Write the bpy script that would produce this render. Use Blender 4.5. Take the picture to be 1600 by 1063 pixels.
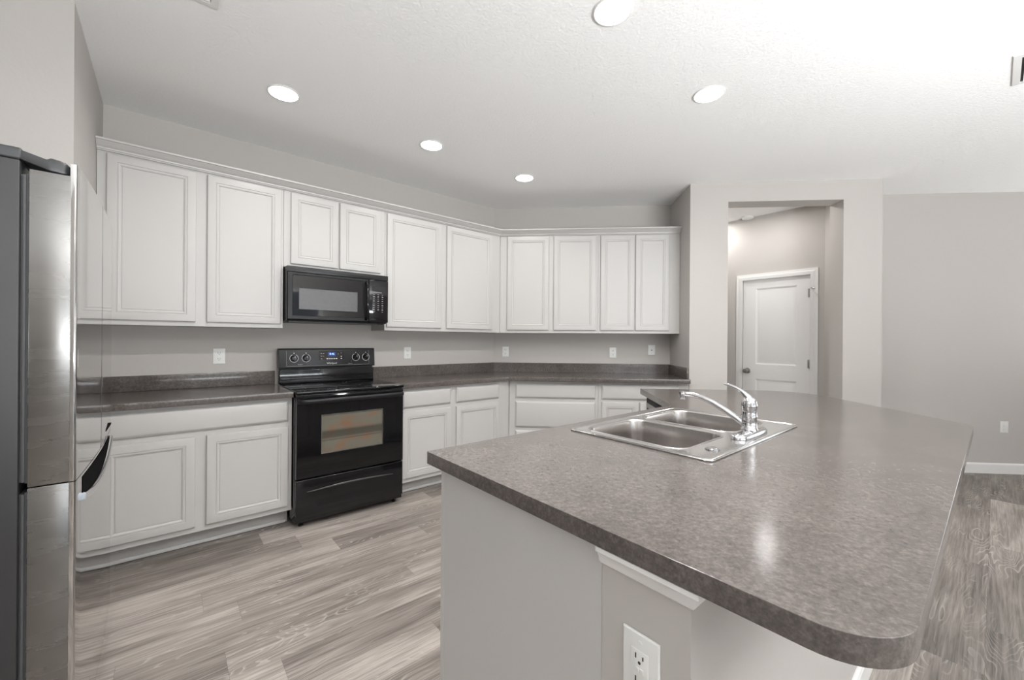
import bpy, bmesh, math, random
from mathutils import Vector, Matrix
for o in list(bpy.data.objects):
    bpy.data.objects.remove(o)
SC = bpy.context.scene
COL = SC.collection
R = math.radians
Q2 = math.sqrt(2)
rnd = random.Random(7)

def W(s, n, z=0.0):
    """point given along (s) and across (n) the angled cabinet run -> world"""
    return Vector(((s - n) / Q2, (s + n) / Q2, z))

# ------------------------------------------------------------------ camera
cam = bpy.data.cameras.new('camera')
cam.sensor_fit = 'HORIZONTAL'
cam.sensor_width = 36.0
cam.lens = 636.8 / 1600 * 36.0
cam.clip_start = 0.02
camera = bpy.data.objects.new('camera', cam)
COL.objects.link(camera)
camera.matrix_world = (Matrix.Translation((0, 0, 1.268)) @ Matrix.Rotation(R(4.89), 4, 'Z')
                       @ Matrix.Rotation(R(90), 4, 'X') @ Matrix.Rotation(R(0.40), 4, 'Z'))
SC.camera = camera

# ------------------------------------------------------------------ world, exposure
wd = bpy.data.worlds.new('world')
SC.world = wd
wd.use_nodes = True
wd.node_tree.nodes['Background'].inputs[0].default_value = (0.80, 0.90, 1.0, 1)
wd.node_tree.nodes['Background'].inputs[1].default_value = 0.6
vs = SC.view_settings
vs.view_transform = 'Standard'
vs.look = 'None'
vs.gamma = 1.0
vs.exposure = 0.47
vs.use_curve_mapping = False
CAN_POWER = 8.0
FILL_POWER = 258.0

def fill_light(name, loc, rotz, w, h, power, tilt=84):
    """added fill lamp by a window opening, tilted up to brighten ceiling and walls"""
    l = bpy.data.lights.new(name, 'AREA')
    l.shape = 'RECTANGLE'
    l.size = w
    l.size_y = h
    l.energy = power
    l.color = (0.95, 0.98, 1.0)
    o = bpy.data.objects.new(name, l)
    COL.objects.link(o)
    o.location = loc
    o.rotation_euler = (R(90 + tilt), 0, rotz)
    return o
# added up-tilted fill lamps: rear wall (n = -2.4), end wall (s = 7.0), living room side wall (s = -3.5)
fill_light('fill_light', W(1.2, -2.36, 1.1), R(45), 2.4, 1.0, FILL_POWER)
fill_light('fill_light', W(6.94, -1.61, 1.25), R(135), 1.25, 1.4, FILL_POWER * 0.08, 40)
fill_light('fill_light', W(-3.47, -0.6, 1.1), R(-45), 1.6, 1.0, FILL_POWER * 0.20)

# ------------------------------------------------------------------ materials
def mat(name, color, rough=0.5, metal=0.0, bump=None, vary=None, spec=0.5, emit=None, coat=0.0):
    m = bpy.data.materials.new(name)
    m.use_nodes = True
    nt = m.node_tree
    b = nt.nodes['Principled BSDF']
    b.inputs['Base Color'].default_value = (*color, 1)
    b.inputs['Roughness'].default_value = rough
    b.inputs['Metallic'].default_value = metal
    b.inputs['Specular IOR Level'].default_value = spec
    b.inputs['Coat Weight'].default_value = coat
    b.inputs['Coat Roughness'].default_value = 0.05
    if emit:
        b.inputs['Emission Color'].default_value = (*emit[0], 1)
        b.inputs['Emission Strength'].default_value = emit[1]
    tc = nt.nodes.new('ShaderNodeTexCoord')
    if bump:
        sc, st, dist = bump
        n = nt.nodes.new('ShaderNodeTexNoise')
        n.inputs['Scale'].default_value = sc
        n.inputs['Detail'].default_value = 3
        nt.links.new(tc.outputs['Object'], n.inputs['Vector'])
        bp = nt.nodes.new('ShaderNodeBump')
        bp.inputs['Strength'].default_value = st
        bp.inputs['Distance'].default_value = dist
        nt.links.new(n.outputs['Fac'], bp.inputs['Height'])
        nt.links.new(bp.outputs['Normal'], b.inputs['Normal'])
    if vary:
        sc, c2 = vary
        n = nt.nodes.new('ShaderNodeTexNoise')
        n.inputs['Scale'].default_value = sc
        n.inputs['Detail'].default_value = 4
        nt.links.new(tc.outputs['Object'], n.inputs['Vector'])
        mx = nt.nodes.new('ShaderNodeMix')
        mx.data_type = 'RGBA'
        mx.inputs['A'].default_value = (*color, 1)
        mx.inputs['B'].default_value = (*c2, 1)
        nt.links.new(n.outputs['Fac'], mx.inputs['Factor'])
        nt.links.new(mx.outputs['Result'], b.inputs['Base Color'])
    return m

M = {}
M['wall'] = mat('wall_paint', (0.53, 0.503, 0.477), 0.7, bump=(70, 0.12, 0.004), vary=(1.3, (0.545, 0.518, 0.492)), spec=0.3)
M['ceiling'] = mat('ceiling_paint', (0.93, 0.928, 0.92), 0.85, bump=(75, 0.40, 0.006), vary=(2.0, (0.945, 0.943, 0.935)), spec=0.2)
M['trim'] = mat('trim_paint', (0.80, 0.79, 0.775), 0.35, bump=(20, 0.02, 0.001), vary=(6, (0.81, 0.80, 0.785)))
M['cab'] = mat('cabinet_paint', (0.555, 0.542, 0.527), 0.38, bump=(180, 0.05, 0.0008), vary=(5, (0.57, 0.557, 0.542)))
M['white_plastic'] = mat('white_plastic', (0.80, 0.80, 0.78), 0.35, vary=(9, (0.82, 0.82, 0.80)))
M['matte_black'] = mat('matte_black', (0.012, 0.012, 0.012), 0.9, vary=(20, (0.016, 0.016, 0.016)), spec=0.0)
M['slot'] = mat('slot_dark', (0.03, 0.03, 0.03), 0.6, vary=(30, (0.04, 0.04, 0.04)))
M['black_gloss'] = mat('black_enamel', (0.006, 0.006, 0.007), 0.10, vary=(12, (0.009, 0.009, 0.010)))
M['black_glass'] = mat('black_glass', (0.004, 0.004, 0.005), 0.05, vary=(14, (0.006, 0.006, 0.007)))
M['black_plastic'] = mat('black_plastic', (0.010, 0.010, 0.0115), 0.30, bump=(300, 0.05, 0.0005), vary=(10, (0.013, 0.013, 0.0145)), spec=0.3)
M['console'] = mat('console_plastic', (0.014, 0.014, 0.0155), 0.32, bump=(400, 0.06, 0.0005), vary=(9, (0.018, 0.018, 0.0195)), spec=0.35)
M['grip'] = mat('grip_grey_black', (0.05, 0.05, 0.052), 0.22, vary=(10, (0.06, 0.06, 0.062)))
M['dw_black'] = mat('dishwasher_black', (0.010, 0.009, 0.009), 0.5, vary=(10, (0.013, 0.012, 0.012)), spec=0.15)
M['print'] = mat('printed_white', (0.72, 0.72, 0.72), 0.5, vary=(20, (0.75, 0.75, 0.75)))
M['print_grey'] = mat('printed_grey', (0.30, 0.30, 0.30), 0.5, vary=(20, (0.33, 0.33, 0.33)))
M['screen_blue'] = mat('screen_blue', (0.004, 0.012, 0.05), 0.1, emit=((0.02, 0.08, 0.4), 0.35), vary=(9, (0.005, 0.014, 0.06)))
M['digit_blue'] = mat('digit_blue', (0.3, 0.5, 1.0), 0.3, emit=((0.35, 0.55, 1.0), 1.2), vary=(9, (0.32, 0.52, 1.0)))
M['micro_win'] = mat('microwave_window_screen', (0.11, 0.11, 0.115), 0.22, bump=(900, 0.1, 0.0005), vary=(40, (0.14, 0.14, 0.145)))
M['chrome'] = mat('chrome', (0.62, 0.62, 0.635), 0.07, 1.0, vary=(8, (0.66, 0.66, 0.675)))
M['nickel'] = mat('satin_nickel', (0.42, 0.41, 0.39), 0.28, 1.0, vary=(8, (0.46, 0.45, 0.43)))
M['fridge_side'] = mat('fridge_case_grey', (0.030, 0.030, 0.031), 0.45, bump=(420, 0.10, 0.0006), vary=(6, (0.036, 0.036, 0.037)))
M['fridge_plastic'] = mat('fridge_dark_plastic', (0.035, 0.036, 0.038), 0.35, vary=(7, (0.045, 0.046, 0.048)))
M['gasket'] = mat('rubber_gasket', (0.06, 0.06, 0.063), 0.5, vary=(20, (0.08, 0.08, 0.083)))
M['floor_under'] = mat('joint_brown', (0.09, 0.078, 0.07), 0.8, vary=(8, (0.10, 0.088, 0.08)))

def brushed(name, c, rough, axis_scale, bump=0.02):
    m = bpy.data.materials.new(name)
    m.use_nodes = True
    nt = m.node_tree
    b = nt.nodes['Principled BSDF']
    b.inputs['Metallic'].default_value = 1.0
    tc = nt.nodes.new('ShaderNodeTexCoord')
    mp = nt.nodes.new('ShaderNodeMapping')
    mp.inputs['Scale'].default_value = axis_scale
    nz = nt.nodes.new('ShaderNodeTexNoise')
    nz.inputs['Scale'].default_value = 1.0
    nz.inputs['Detail'].default_value = 5
    nt.links.new(tc.outputs['Object'], mp.inputs['Vector'])
    nt.links.new(mp.outputs['Vector'], nz.inputs['Vector'])
    cr = nt.nodes.new('ShaderNodeValToRGB')
    cr.color_ramp.elements[0].color = (*[x * 0.93 for x in c], 1)
    cr.color_ramp.elements[1].color = (*[min(1, x * 1.05) for x in c], 1)
    nt.links.new(nz.outputs['Fac'], cr.inputs['Fac'])
    nt.links.new(cr.outputs['Color'], b.inputs['Base Color'])
    mr = nt.nodes.new('ShaderNodeMapRange')
    mr.inputs['To Min'].default_value = rough * 0.85
    mr.inputs['To Max'].default_value = rough * 1.15
    nt.links.new(nz.outputs['Fac'], mr.inputs['Value'])
    nt.links.new(mr.outputs['Result'], b.inputs['Roughness'])
    bp = nt.nodes.new('ShaderNodeBump')
    bp.inputs['Strength'].default_value = bump
    bp.inputs['Distance'].default_value = 0.0005
    nt.links.new(nz.outputs['Fac'], bp.inputs['Height'])
    nt.links.new(bp.outputs['Normal'], b.inputs['Normal'])
    return m
M['steel_front'] = brushed('brushed_steel_front', (0.55, 0.54, 0.53), 0.06, (3, 3, 600), 0.01)
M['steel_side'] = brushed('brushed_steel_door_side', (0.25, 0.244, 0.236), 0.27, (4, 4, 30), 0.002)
M['sink'] = brushed('sink_steel', (0.66, 0.65, 0.64), 0.16, (60, 4, 4), 0.004)
M['bowl'] = brushed('sink_bowl_steel', (0.50, 0.475, 0.46), 0.24, (4, 90, 20), 0.006)

def laminate():
    m = bpy.data.materials.new('laminate_stone_grey')
    m.use_nodes = True
    nt = m.node_tree
    b = nt.nodes['Principled BSDF']
    tc = nt.nodes.new('ShaderNodeTexCoord')
    n1 = nt.nodes.new('ShaderNodeTexNoise')
    n1.inputs['Scale'].default_value = 75
    n1.inputs['Detail'].default_value = 8
    n1.inputs['Roughness'].default_value = 0.72
    n1.inputs['Distortion'].default_value = 0.25
    n2 = nt.nodes.new('ShaderNodeTexNoise')
    n2.inputs['Scale'].default_value = 9
    n2.inputs['Detail'].default_value = 3
    n3 = nt.nodes.new('ShaderNodeTexNoise')
    n3.inputs['Scale'].default_value = 220
    n3.inputs['Detail'].default_value = 3
    for n in (n1, n2, n3):
        nt.links.new(tc.outputs['Object'], n.inputs['Vector'])
    ma = nt.nodes.new('ShaderNodeMath'); ma.operation = 'MULTIPLY_ADD'
    nt.links.new(n2.outputs['Fac'], ma.inputs[0]); ma.inputs[1].default_value = 0.30
    nt.links.new(n1.outputs['Fac'], ma.inputs[2])
    mb = nt.nodes.new('ShaderNodeMath'); mb.operation = 'MULTIPLY_ADD'
    nt.links.new(n3.outputs['Fac'], mb.inputs[0]); mb.inputs[1].default_value = 0.4
    nt.links.new(ma.outputs[0], mb.inputs[2])
    cr = nt.nodes.new('ShaderNodeValToRGB')
    e = cr.color_ramp.elements
    e[0].position = 0.0; e[0].color = (0.064, 0.056, 0.051, 1)
    e[1].position = 1.0; e[1].color = (0.178, 0.157, 0.144, 1)
    x = e.new(0.5); x.color = (0.113, 0.098, 0.090, 1)
    mr = nt.nodes.new('ShaderNodeMapRange')
    mr.inputs['From Min'].default_value = 0.62; mr.inputs['From Max'].default_value = 1.09
    nt.links.new(mb.outputs[0], mr.inputs['Value'])
    nt.links.new(mr.outputs['Result'], cr.inputs['Fac'])
    nt.links.new(cr.outputs['Color'], b.inputs['Base Color'])
    b.inputs['Roughness'].default_value = 0.15
    bp = nt.nodes.new('ShaderNodeBump')
    bp.inputs['Strength'].default_value = 0.10
    bp.inputs['Distance'].default_value = 0.001
    nt.links.new(n3.outputs['Fac'], bp.inputs['Height'])
    nt.links.new(bp.outputs['Normal'], b.inputs['Normal'])
    return m
M['laminate'] = laminate()

def plank_mat():
    m = bpy.data.materials.new('grey_oak_planks')
    m.use_nodes = True
    nt = m.node_tree
    L = nt.links.new
    b = nt.nodes['Principled BSDF']
    uv = nt.nodes.new('ShaderNodeUVMap'); uv.uv_map = 'grain'
    at = nt.nodes.new('ShaderNodeAttribute'); at.attribute_name = 'tone'
    mp = nt.nodes.new('ShaderNodeMapping'); mp.inputs['Scale'].default_value = (1.5, 42, 1)
    L(uv.outputs['UV'], mp.inputs['Vector'])
    fine = nt.nodes.new('ShaderNodeTexNoise'); fine.inputs['Scale'].default_value = 2.2
    fine.inputs['Detail'].default_value = 8; fine.inputs['Roughness'].default_value = 0.65
    L(mp.outputs['Vector'], fine.inputs['Vector'])
    mp2 = nt.nodes.new('ShaderNodeMapping'); mp2.inputs['Scale'].default_value = (1.1, 7.5, 1)
    L(uv.outputs['UV'], mp2.inputs['Vector'])
    broad = nt.nodes.new('ShaderNodeTexNoise'); broad.inputs['Scale'].default_value = 1.5
    broad.inputs['Detail'].default_value = 3
    L(mp2.outputs['Vector'], broad.inputs['Vector'])
    # cathedral rings: contour lines of a stretched noise field
    mp3 = nt.nodes.new('ShaderNodeMapping'); mp3.inputs['Scale'].default_value = (1.5, 8.0, 1)
    L(uv.outputs['UV'], mp3.inputs['Vector'])
    field = nt.nodes.new('ShaderNodeTexNoise'); field.inputs['Scale'].default_value = 0.9
    field.inputs['Detail'].default_value = 2.0; field.inputs['Roughness'].default_value = 0.45
    L(mp3.outputs['Vector'], field.inputs['Vector'])
    mu = nt.nodes.new('ShaderNodeMath'); mu.operation = 'MULTIPLY'; mu.inputs[1].default_value = 26.0
    L(field.outputs['Fac'], mu.inputs[0])
    fr = nt.nodes.new('ShaderNodeMath'); fr.operation = 'FRACT'; L(mu.outputs[0], fr.inputs[0])
    rg = nt.nodes.new('ShaderNodeValToRGB')
    re = rg.color_ramp.elements
    re[0].position = 0.0; re[0].color = (1, 1, 1, 1)
    re[1].position = 0.30; re[1].color = (0, 0, 0, 1)
    L(fr.outputs[0], rg.inputs['Fac'])
    # where the rings show (patches)
    mp4 = nt.nodes.new('ShaderNodeMapping'); mp4.inputs['Scale'].default_value = (1.3, 6.0, 1)
    mp4.inputs['Location'].default_value = (3.1, 7.7, 0)
    L(uv.outputs['UV'], mp4.inputs['Vector'])
    mask = nt.nodes.new('ShaderNodeTexNoise'); mask.inputs['Scale'].default_value = 1.4; mask.inputs['Detail'].default_value = 2
    L(mp4.outputs['Vector'], mask.inputs['Vector'])
    mk = nt.nodes.new('ShaderNodeMapRange'); mk.inputs['From Min'].default_value = 0.47; mk.inputs['From Max'].default_value = 0.60
    L(mask.outputs['Fac'], mk.inputs['Value'])
    rm = nt.nodes.new('ShaderNodeMath'); rm.operation = 'MULTIPLY'
    L(rg.outputs['Color'], rm.inputs[0]); L(mk.outputs['Result'], rm.inputs[1])
    rm2 = nt.nodes.new('ShaderNodeMath'); rm2.operation = 'MULTIPLY'; rm2.inputs[1].default_value = 0.7
    L(rm.outputs[0], rm2.inputs[0])
    # tone = plank tone + streaks
    a1 = nt.nodes.new('ShaderNodeMath'); a1.operation = 'MULTIPLY_ADD'; a1.inputs[1].default_value = 1.25
    L(fine.outputs['Fac'], a1.inputs[0]); L(at.outputs['Fac'], a1.inputs[2])
    a2 = nt.nodes.new('ShaderNodeMath'); a2.operation = 'MULTIPLY_ADD'; a2.inputs[1].default_value = 1.0
    L(broad.outputs['Fac'], a2.inputs[0]); L(a1.outputs[0], a2.inputs[2])
    a3 = nt.nodes.new('ShaderNodeMath'); a3.operation = 'SUBTRACT'; a3.inputs[1].default_value = 1.15
    L(a2.outputs[0], a3.inputs[0])
    cr = nt.nodes.new('ShaderNodeValToRGB')
    e = cr.color_ramp.elements
    e[0].position = 0.05; e[0].color = (0.10, 0.086, 0.077, 1)
    e[1].position = 0.95; e[1].color = (0.54, 0.485, 0.44, 1)
    x = e.new(0.5); x.color = (0.275, 0.242, 0.217, 1)
    L(a3.outputs[0], cr.inputs['Fac'])
    mx = nt.nodes.new('ShaderNodeMix'); mx.data_type = 'RGBA'
    mx.inputs['B'].default_value = (0.52, 0.48, 0.44, 1)
    L(cr.outputs['Color'], mx.inputs['A']); L(rm2.outputs[0], mx.inputs['Factor'])
    L(mx.outputs['Result'], b.inputs['Base Color'])
    b.inputs['Roughness'].default_value = 0.42
    b.inputs['Specular IOR Level'].default_value = 0.35
    bp = nt.nodes.new('ShaderNodeBump'); bp.inputs['Strength'].default_value = 0.15; bp.inputs['Distance'].default_value = 0.0015
    L(fine.outputs['Fac'], bp.inputs['Height']); L(bp.outputs['Normal'], b.inputs['Normal'])
    return m
M['planks'] = plank_mat()

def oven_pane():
    """olive-grey window glass, orange reflection blobs and a dark reflected band painted in"""
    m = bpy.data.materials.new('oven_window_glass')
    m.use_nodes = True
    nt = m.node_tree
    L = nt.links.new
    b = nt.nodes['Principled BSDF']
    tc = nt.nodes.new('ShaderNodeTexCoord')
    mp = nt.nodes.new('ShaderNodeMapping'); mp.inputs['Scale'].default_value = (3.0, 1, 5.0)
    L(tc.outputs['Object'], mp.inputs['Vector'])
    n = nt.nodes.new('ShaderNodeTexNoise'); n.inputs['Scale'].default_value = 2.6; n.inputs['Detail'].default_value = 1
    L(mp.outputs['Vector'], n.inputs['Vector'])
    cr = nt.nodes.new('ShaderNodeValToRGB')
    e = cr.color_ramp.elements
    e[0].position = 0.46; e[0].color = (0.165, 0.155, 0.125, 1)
    e[1].position = 0.72; e[1].color = (0.215, 0.130, 0.085, 1)  # orange-brown reflection blobs painted into the glass colour
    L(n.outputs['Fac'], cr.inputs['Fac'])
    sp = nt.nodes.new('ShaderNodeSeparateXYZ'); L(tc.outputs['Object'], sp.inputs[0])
    refl_band = nt.nodes.new('ShaderNodeValToRGB')                 # dark reflected band painted half way up the glass
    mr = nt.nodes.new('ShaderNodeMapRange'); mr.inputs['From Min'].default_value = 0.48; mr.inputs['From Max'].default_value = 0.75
    L(sp.outputs['Z'], mr.inputs['Value']); L(mr.outputs['Result'], refl_band.inputs['Fac'])
    re = refl_band.color_ramp.elements
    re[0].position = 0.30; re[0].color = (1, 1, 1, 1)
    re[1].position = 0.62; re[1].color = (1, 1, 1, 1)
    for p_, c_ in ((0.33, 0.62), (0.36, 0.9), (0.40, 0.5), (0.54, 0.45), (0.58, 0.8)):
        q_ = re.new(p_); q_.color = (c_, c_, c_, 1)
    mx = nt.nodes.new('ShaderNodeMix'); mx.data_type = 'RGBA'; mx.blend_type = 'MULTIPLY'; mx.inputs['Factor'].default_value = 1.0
    L(cr.outputs['Color'], mx.inputs['A']); L(refl_band.outputs['Color'], mx.inputs['B'])
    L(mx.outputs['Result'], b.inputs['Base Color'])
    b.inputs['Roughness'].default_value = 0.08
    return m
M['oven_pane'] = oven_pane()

# ------------------------------------------------------------------ helpers
class MB:
    """collects shapes into one mesh object"""
    def __init__(self):
        self.bm = bmesh.new()
    def face(self, vs):
        try:
            return self.bm.faces.new(vs)
        except ValueError:
            return None
    def v(self, *co):
        return self.bm.verts.new(co)
    def box(self, x0, x1, y0, y1, z0, z1):
        v = [self.v(x, y, z) for z in (z0, z1) for (x, y) in ((x0, y0), (x1, y0), (x1, y1), (x0, y1))]
        for f in ((3, 2, 1, 0), (4, 5, 6, 7), (0, 1, 5, 4), (1, 2, 6, 5), (2, 3, 7, 6), (3, 0, 4, 7)):
            self.face([v[i] for i in f])
        return self
    def prism(self, pts, z0, z1, top=True, bottom=True):
        a = [self.v(p[0], p[1], z0) for p in pts]
        b = [self.v(p[0], p[1], z1) for p in pts]
        k = len(pts)
        for i in range(k):
            j = (i + 1) % k
            self.face([a[i], a[j], b[j], b[i]])
        if top: self.face(b)
        if bottom: self.face(a[::-1])
        return self
    def loft(self, rings, cap0=False, cap1=False, closed=True):
        rr = [[self.v(*p) for p in r] for r in rings]
        for a, b in zip(rr[:-1], rr[1:]):
            k = len(a)
            for i in range(k if closed else k - 1):
                j = (i + 1) % k
                self.face([a[i], a[j], b[j], b[i]])
        if cap0: self.face(rr[0][::-1])
        if cap1: self.face(rr[-1])
        return self
    def panel(self, x0, x1, z0, z1, y, prof):
        """concentric rectangles in the xz plane facing -y; prof = (inset, depth behind y)"""
        rings = []
        for d, dep in prof:
            rings.append([(x0 + d, y + dep, z0 + d), (x1 - d, y + dep, z0 + d),
                          (x1 - d, y + dep, z1 - d), (x0 + d, y + dep, z1 - d)])
        return self.loft(rings, cap0=True, cap1=True)
    def lathe(self, prof, seg=32, axis='Z', c=(0, 0, 0), cap0=True, cap1=True):
        rings = []
        for r, h in prof:
            ring = []
            for i in range(seg):
                t = 2 * math.pi * i / seg
                a, b_ = r * math.cos(t), r * math.sin(t)
                if axis == 'Z': p = (c[0] + a, c[1] + b_, c[2] + h)
                elif axis == 'Y': p = (c[0] + a, c[1] + h, c[2] - b_)
                else: p = (c[0] + h, c[1] + a, c[2] + b_)
                ring.append(p)
            rings.append(ring)
        return self.loft(rings, cap0, cap1)
    def tube(self, pts, radii, seg=16, squash=None, caps=True):
        pts = [Vector(p) for p in pts]
        if not hasattr(radii, '__len__'): radii = [radii] * len(pts)
        rings = []
        up = None
        for i, p in enumerate(pts):
            d = (pts[min(i + 1, len(pts) - 1)] - pts[max(i - 1, 0)]).normalized()
            if up is None:
                up = Vector((0, 0, 1)) if abs(d.z) < 0.9 else Vector((1, 0, 0))
            s = d.cross(up).normalized()
            u = s.cross(d).normalized()
            up = u
            r = radii[i]
            ru, rs = (r, r) if not hasattr(r, '__len__') else r
            rings.append([tuple(p + s * (rs * math.cos(2 * math.pi * k / seg)) + u * (ru * math.sin(2 * math.pi * k / seg))) for k in range(seg)])
        return self.loft(rings, caps, caps)
    def sweep(self, path, prof, side=1, closed_profile=True, z=0):
        """mitred moulding: path of plan points, prof of (outward offset, z)"""
        P = [Vector((p[0], p[1])) for p in path]
        rings = []
        for i, p in enumerate(P):
            dirs = []
            if i > 0: dirs.append((p - P[i - 1]).normalized())
            if i < len(P) - 1: dirs.append((P[i + 1] - p).normalized())
            ns = [Vector((d.y, -d.x)) * side for d in dirs]
            if len(ns) == 2:
                m = (ns[0] + ns[1]).normalized()
                m = m / max(0.2, m.dot(ns[0]))
            else:
                m = ns[0]
            rings.append([(p.x + m.x * o, p.y + m.y * o, z + h) for o, h in prof])
        return self.loft(rings, True, True)
    def build(self, name, m, parent=None, bevel=0, segs=2, smooth=35):
        bm = self.bm
        bmesh.ops.remove_doubles(bm, verts=bm.verts, dist=1e-6)
        bmesh.ops.recalc_face_normals(bm, faces=bm.faces)
        if bevel:
            ed = [e for e in bm.edges if len(e.link_faces) == 2 and e.calc_face_angle(0) > 0.45]
            bmesh.ops.bevel(bm, geom=ed, offset=bevel, segments=segs, profile=0.5, affect='EDGES', clamp_overlap=True)
        me = bpy.data.meshes.new(name)
        bm.to_mesh(me)
        bm.free()
        return obj(name, me, m, parent, smooth)

def obj(name, me, m, parent=None, smooth=35):
    me.name = name
    me.materials.clear()
    me.materials.append(m)
    if smooth:
        for p in me.polygons: p.use_smooth = True
        me.set_sharp_from_angle(angle=R(smooth))
    o = bpy.data.objects.new(name, me)
    COL.objects.link(o)
    if parent: o.parent = parent
    return o

def tag(o, label, cat, group=None, kind=None):
    o['label'] = label
    o['category'] = cat
    if group: o['group'] = group
    if kind: o['kind'] = kind
    return o

def thing(name, label, cat, loc=(0, 0, 0), rotz=0.0, group=None):
    o = bpy.data.objects.new(name, None)
    o.empty_display_size = 0.1
    COL.objects.link(o)
    o.location = loc
    o.rotation_euler = (0, 0, rotz)
    return tag(o, label, cat, group)

def struct(o):
    o['kind'] = 'structure'
    return o

def copy_tree(root, loc, rotz=None, label=None):
    c = root.copy(); COL.objects.link(c)
    c.location = loc
    if rotz is not None: c.rotation_euler = (0, 0, rotz)
    if label: c['label'] = label
    for ch in list(root.children):
        d = ch.copy(); COL.objects.link(d); d.parent = c
        for g in list(ch.children):
            e = g.copy(); COL.objects.link(e); e.parent = d
    return c

def round_poly(pts, radii, seg=10):
    out = []
    k = len(pts)
    for i in range(k):
        p = Vector(pts[i][:2]); a = Vector(pts[i - 1][:2]); b = Vector(pts[(i + 1) % k][:2])
        r = radii[i] if hasattr(radii, '__len__') else radii
        if r <= 0:
            out.append((p.x, p.y)); continue
        u = (a - p).normalized(); w = (b - p).normalized()
        ang = u.angle(w)
        t = r / math.tan(ang / 2)
        c = p + (u + w).normalized() * (r / math.sin(ang / 2))
        p0 = p + u * t; p1 = p + w * t
        a0 = math.atan2(p0.y - c.y, p0.x - c.x); a1 = math.atan2(p1.y - c.y, p1.x - c.x)
        da = (a1 - a0 + math.pi) % (2 * math.pi) - math.pi
        for j in range(seg + 1):
            t_ = a0 + da * j / seg
            out.append((c.x + r * math.cos(t_), c.y + r * math.sin(t_)))
    return out

def slab(name, outlines, z0, z1, m, parent=None, bevel=0.004):
    """flat slab with rounded edges and holes (first outline is the outside)"""
    cu = bpy.data.curves.new(name, 'CURVE')
    cu.dimensions = '2D'
    cu.fill_mode = 'BOTH'
    for pts in outlines:
        sp = cu.splines.new('POLY')
        sp.points.add(len(pts) - 1)
        for q, p in zip(sp.points, pts): q.co = (p[0], p[1], 0, 1)
        sp.use_cyclic_u = True
    cu.extrude = (z1 - z0) / 2 - bevel
    cu.bevel_depth = bevel
    cu.bevel_resolution = 3
    cu.offset = -bevel
    return _curve_mesh(cu, name, m, parent, (z0 + z1) / 2)

def _curve_mesh(cu, name, m, parent, dz=0, xform=None):
    t = bpy.data.objects.new('tmp', cu)
    COL.objects.link(t)
    dg = bpy.context.evaluated_depsgraph_get()
    me = bpy.data.meshes.new_from_object(t.evaluated_get(dg))
    bpy.data.objects.remove(t)
    bpy.data.curves.remove(cu)
    if dz: me.transform(Matrix.Translation((0, 0, dz)))
    if xform is not None: me.transform(xform)
    return obj(name, me, m, parent, 35)

def text(name, body, size, loc, m, parent=None, depth=0.0006):
    """lettering standing in the xz plane, facing -y, centred at loc"""
    cu = bpy.data.curves.new(name, 'FONT')
    cu.body = body
    cu.size = size
    cu.extrude = depth
    cu.align_x = 'CENTER'
    cu.align_y = 'CENTER'
    return _curve_mesh(cu, name, m, parent, 0, Matrix.Translation(loc) @ Matrix.Rotation(R(90), 4, 'X'))

A45 = R(45)          # the angled run: local x along the run, local -y towards the room
CEIL = 2.743

# ------------------------------------------------------------------ room shell
def build_floor():
    w, L = 0.1795, 1.17
    n0 = 0.022
    known = {16: (0.452, {0: 0.16, -1: -0.20}), 15: (0.628, {-1: -0.16, 0: 0.20}), 14: (0.80, {-1: 0.22, 0: -0.10}),
             17: (0.95, {0: -0.05, -1: -0.2}), 8: (0.91, {-1: 0.16, 0: -0.08}), 9: (0.347, {-1: 0.16, 0: -0.10}), 13: (1.30, {-1: 0.08}), 12: (0.26, {-1: 0.1, 0: -0.03}), 11: (1.02, {-1: 0.0, 0: 0.05}), 10: (1.35, {-1: 0.04, 0: 0.12}),
             -1: (0.445, {1: -0.24, 2: -0.20, 3: 0.14, 4: -0.26, 5: -0.1}), 0: (0.05, {2: -0.16, 3: -0.16, 4: -0.24, 5: -0.2, 1: -0.2})}
    bm = bmesh.new()
    uvl = bm.loops.layers.uv.new('grain')
    tone = bm.faces.layers.float.new('tone')
    for k in range(-26, 33):
        a = n0 + k * w; b = a + w
        off, tn = known.get(k, (rnd.uniform(0, L), {}))
        j = -5
        while True:
            s0 = off + j * L
            s1 = s0 + L
            if s0 > 9.6: break
            t = tn.get(j, rnd.uniform(-0.2, 0.2))
            ox, oy = rnd.uniform(0, 40), rnd.uniform(0, 40)
            g = 0.0003
            vs = [bm.verts.new(W(s, n)) for s, n in ((s0 + g, a + g), (s1 - g, a + g), (s1 - g, b - g), (s0 + g, b - g))]
            f = bm.faces.new(vs)
            f[tone] = 0.5 + t * 0.75
            for lp, (u, v_) in zip(f.loops, ((0, 0), (L, 0), (L, w), (0, w))):
                lp[uvl].uv = (u + ox, v_ + oy)
            j += 1
    # dark hairline joints between the planks
    me = bpy.data.meshes.new('floor')
    bm.to_mesh(me); bm.free()
    o = obj('floor', me, M['planks'], None, 0)
    struct(o)
    s = MB(); s.prism([W(-6, -5), W(10, -5), W(10, 6.2), W(-6, 6.2)], -0.08, -0.0008)
    struct(s.build('floor_base', M['floor_under']))
build_floor()

m = MB(); m.prism([W(-6, -5), W(10, -5), W(10, 6.2), W(-6, 6.2)], CEIL, CEIL + 0.1)
struct(m.build('ceiling', M['ceiling']))

def wall_poly(name, pts, z0=0.0, z1=CEIL):
    mm = MB(); mm.prism(pts, z0, z1)
    return struct(mm.build(name, M['wall'], smooth=0))

KX, KY = -0.5985, 4.549                                   # inside corner of the two cabinet walls
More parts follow.
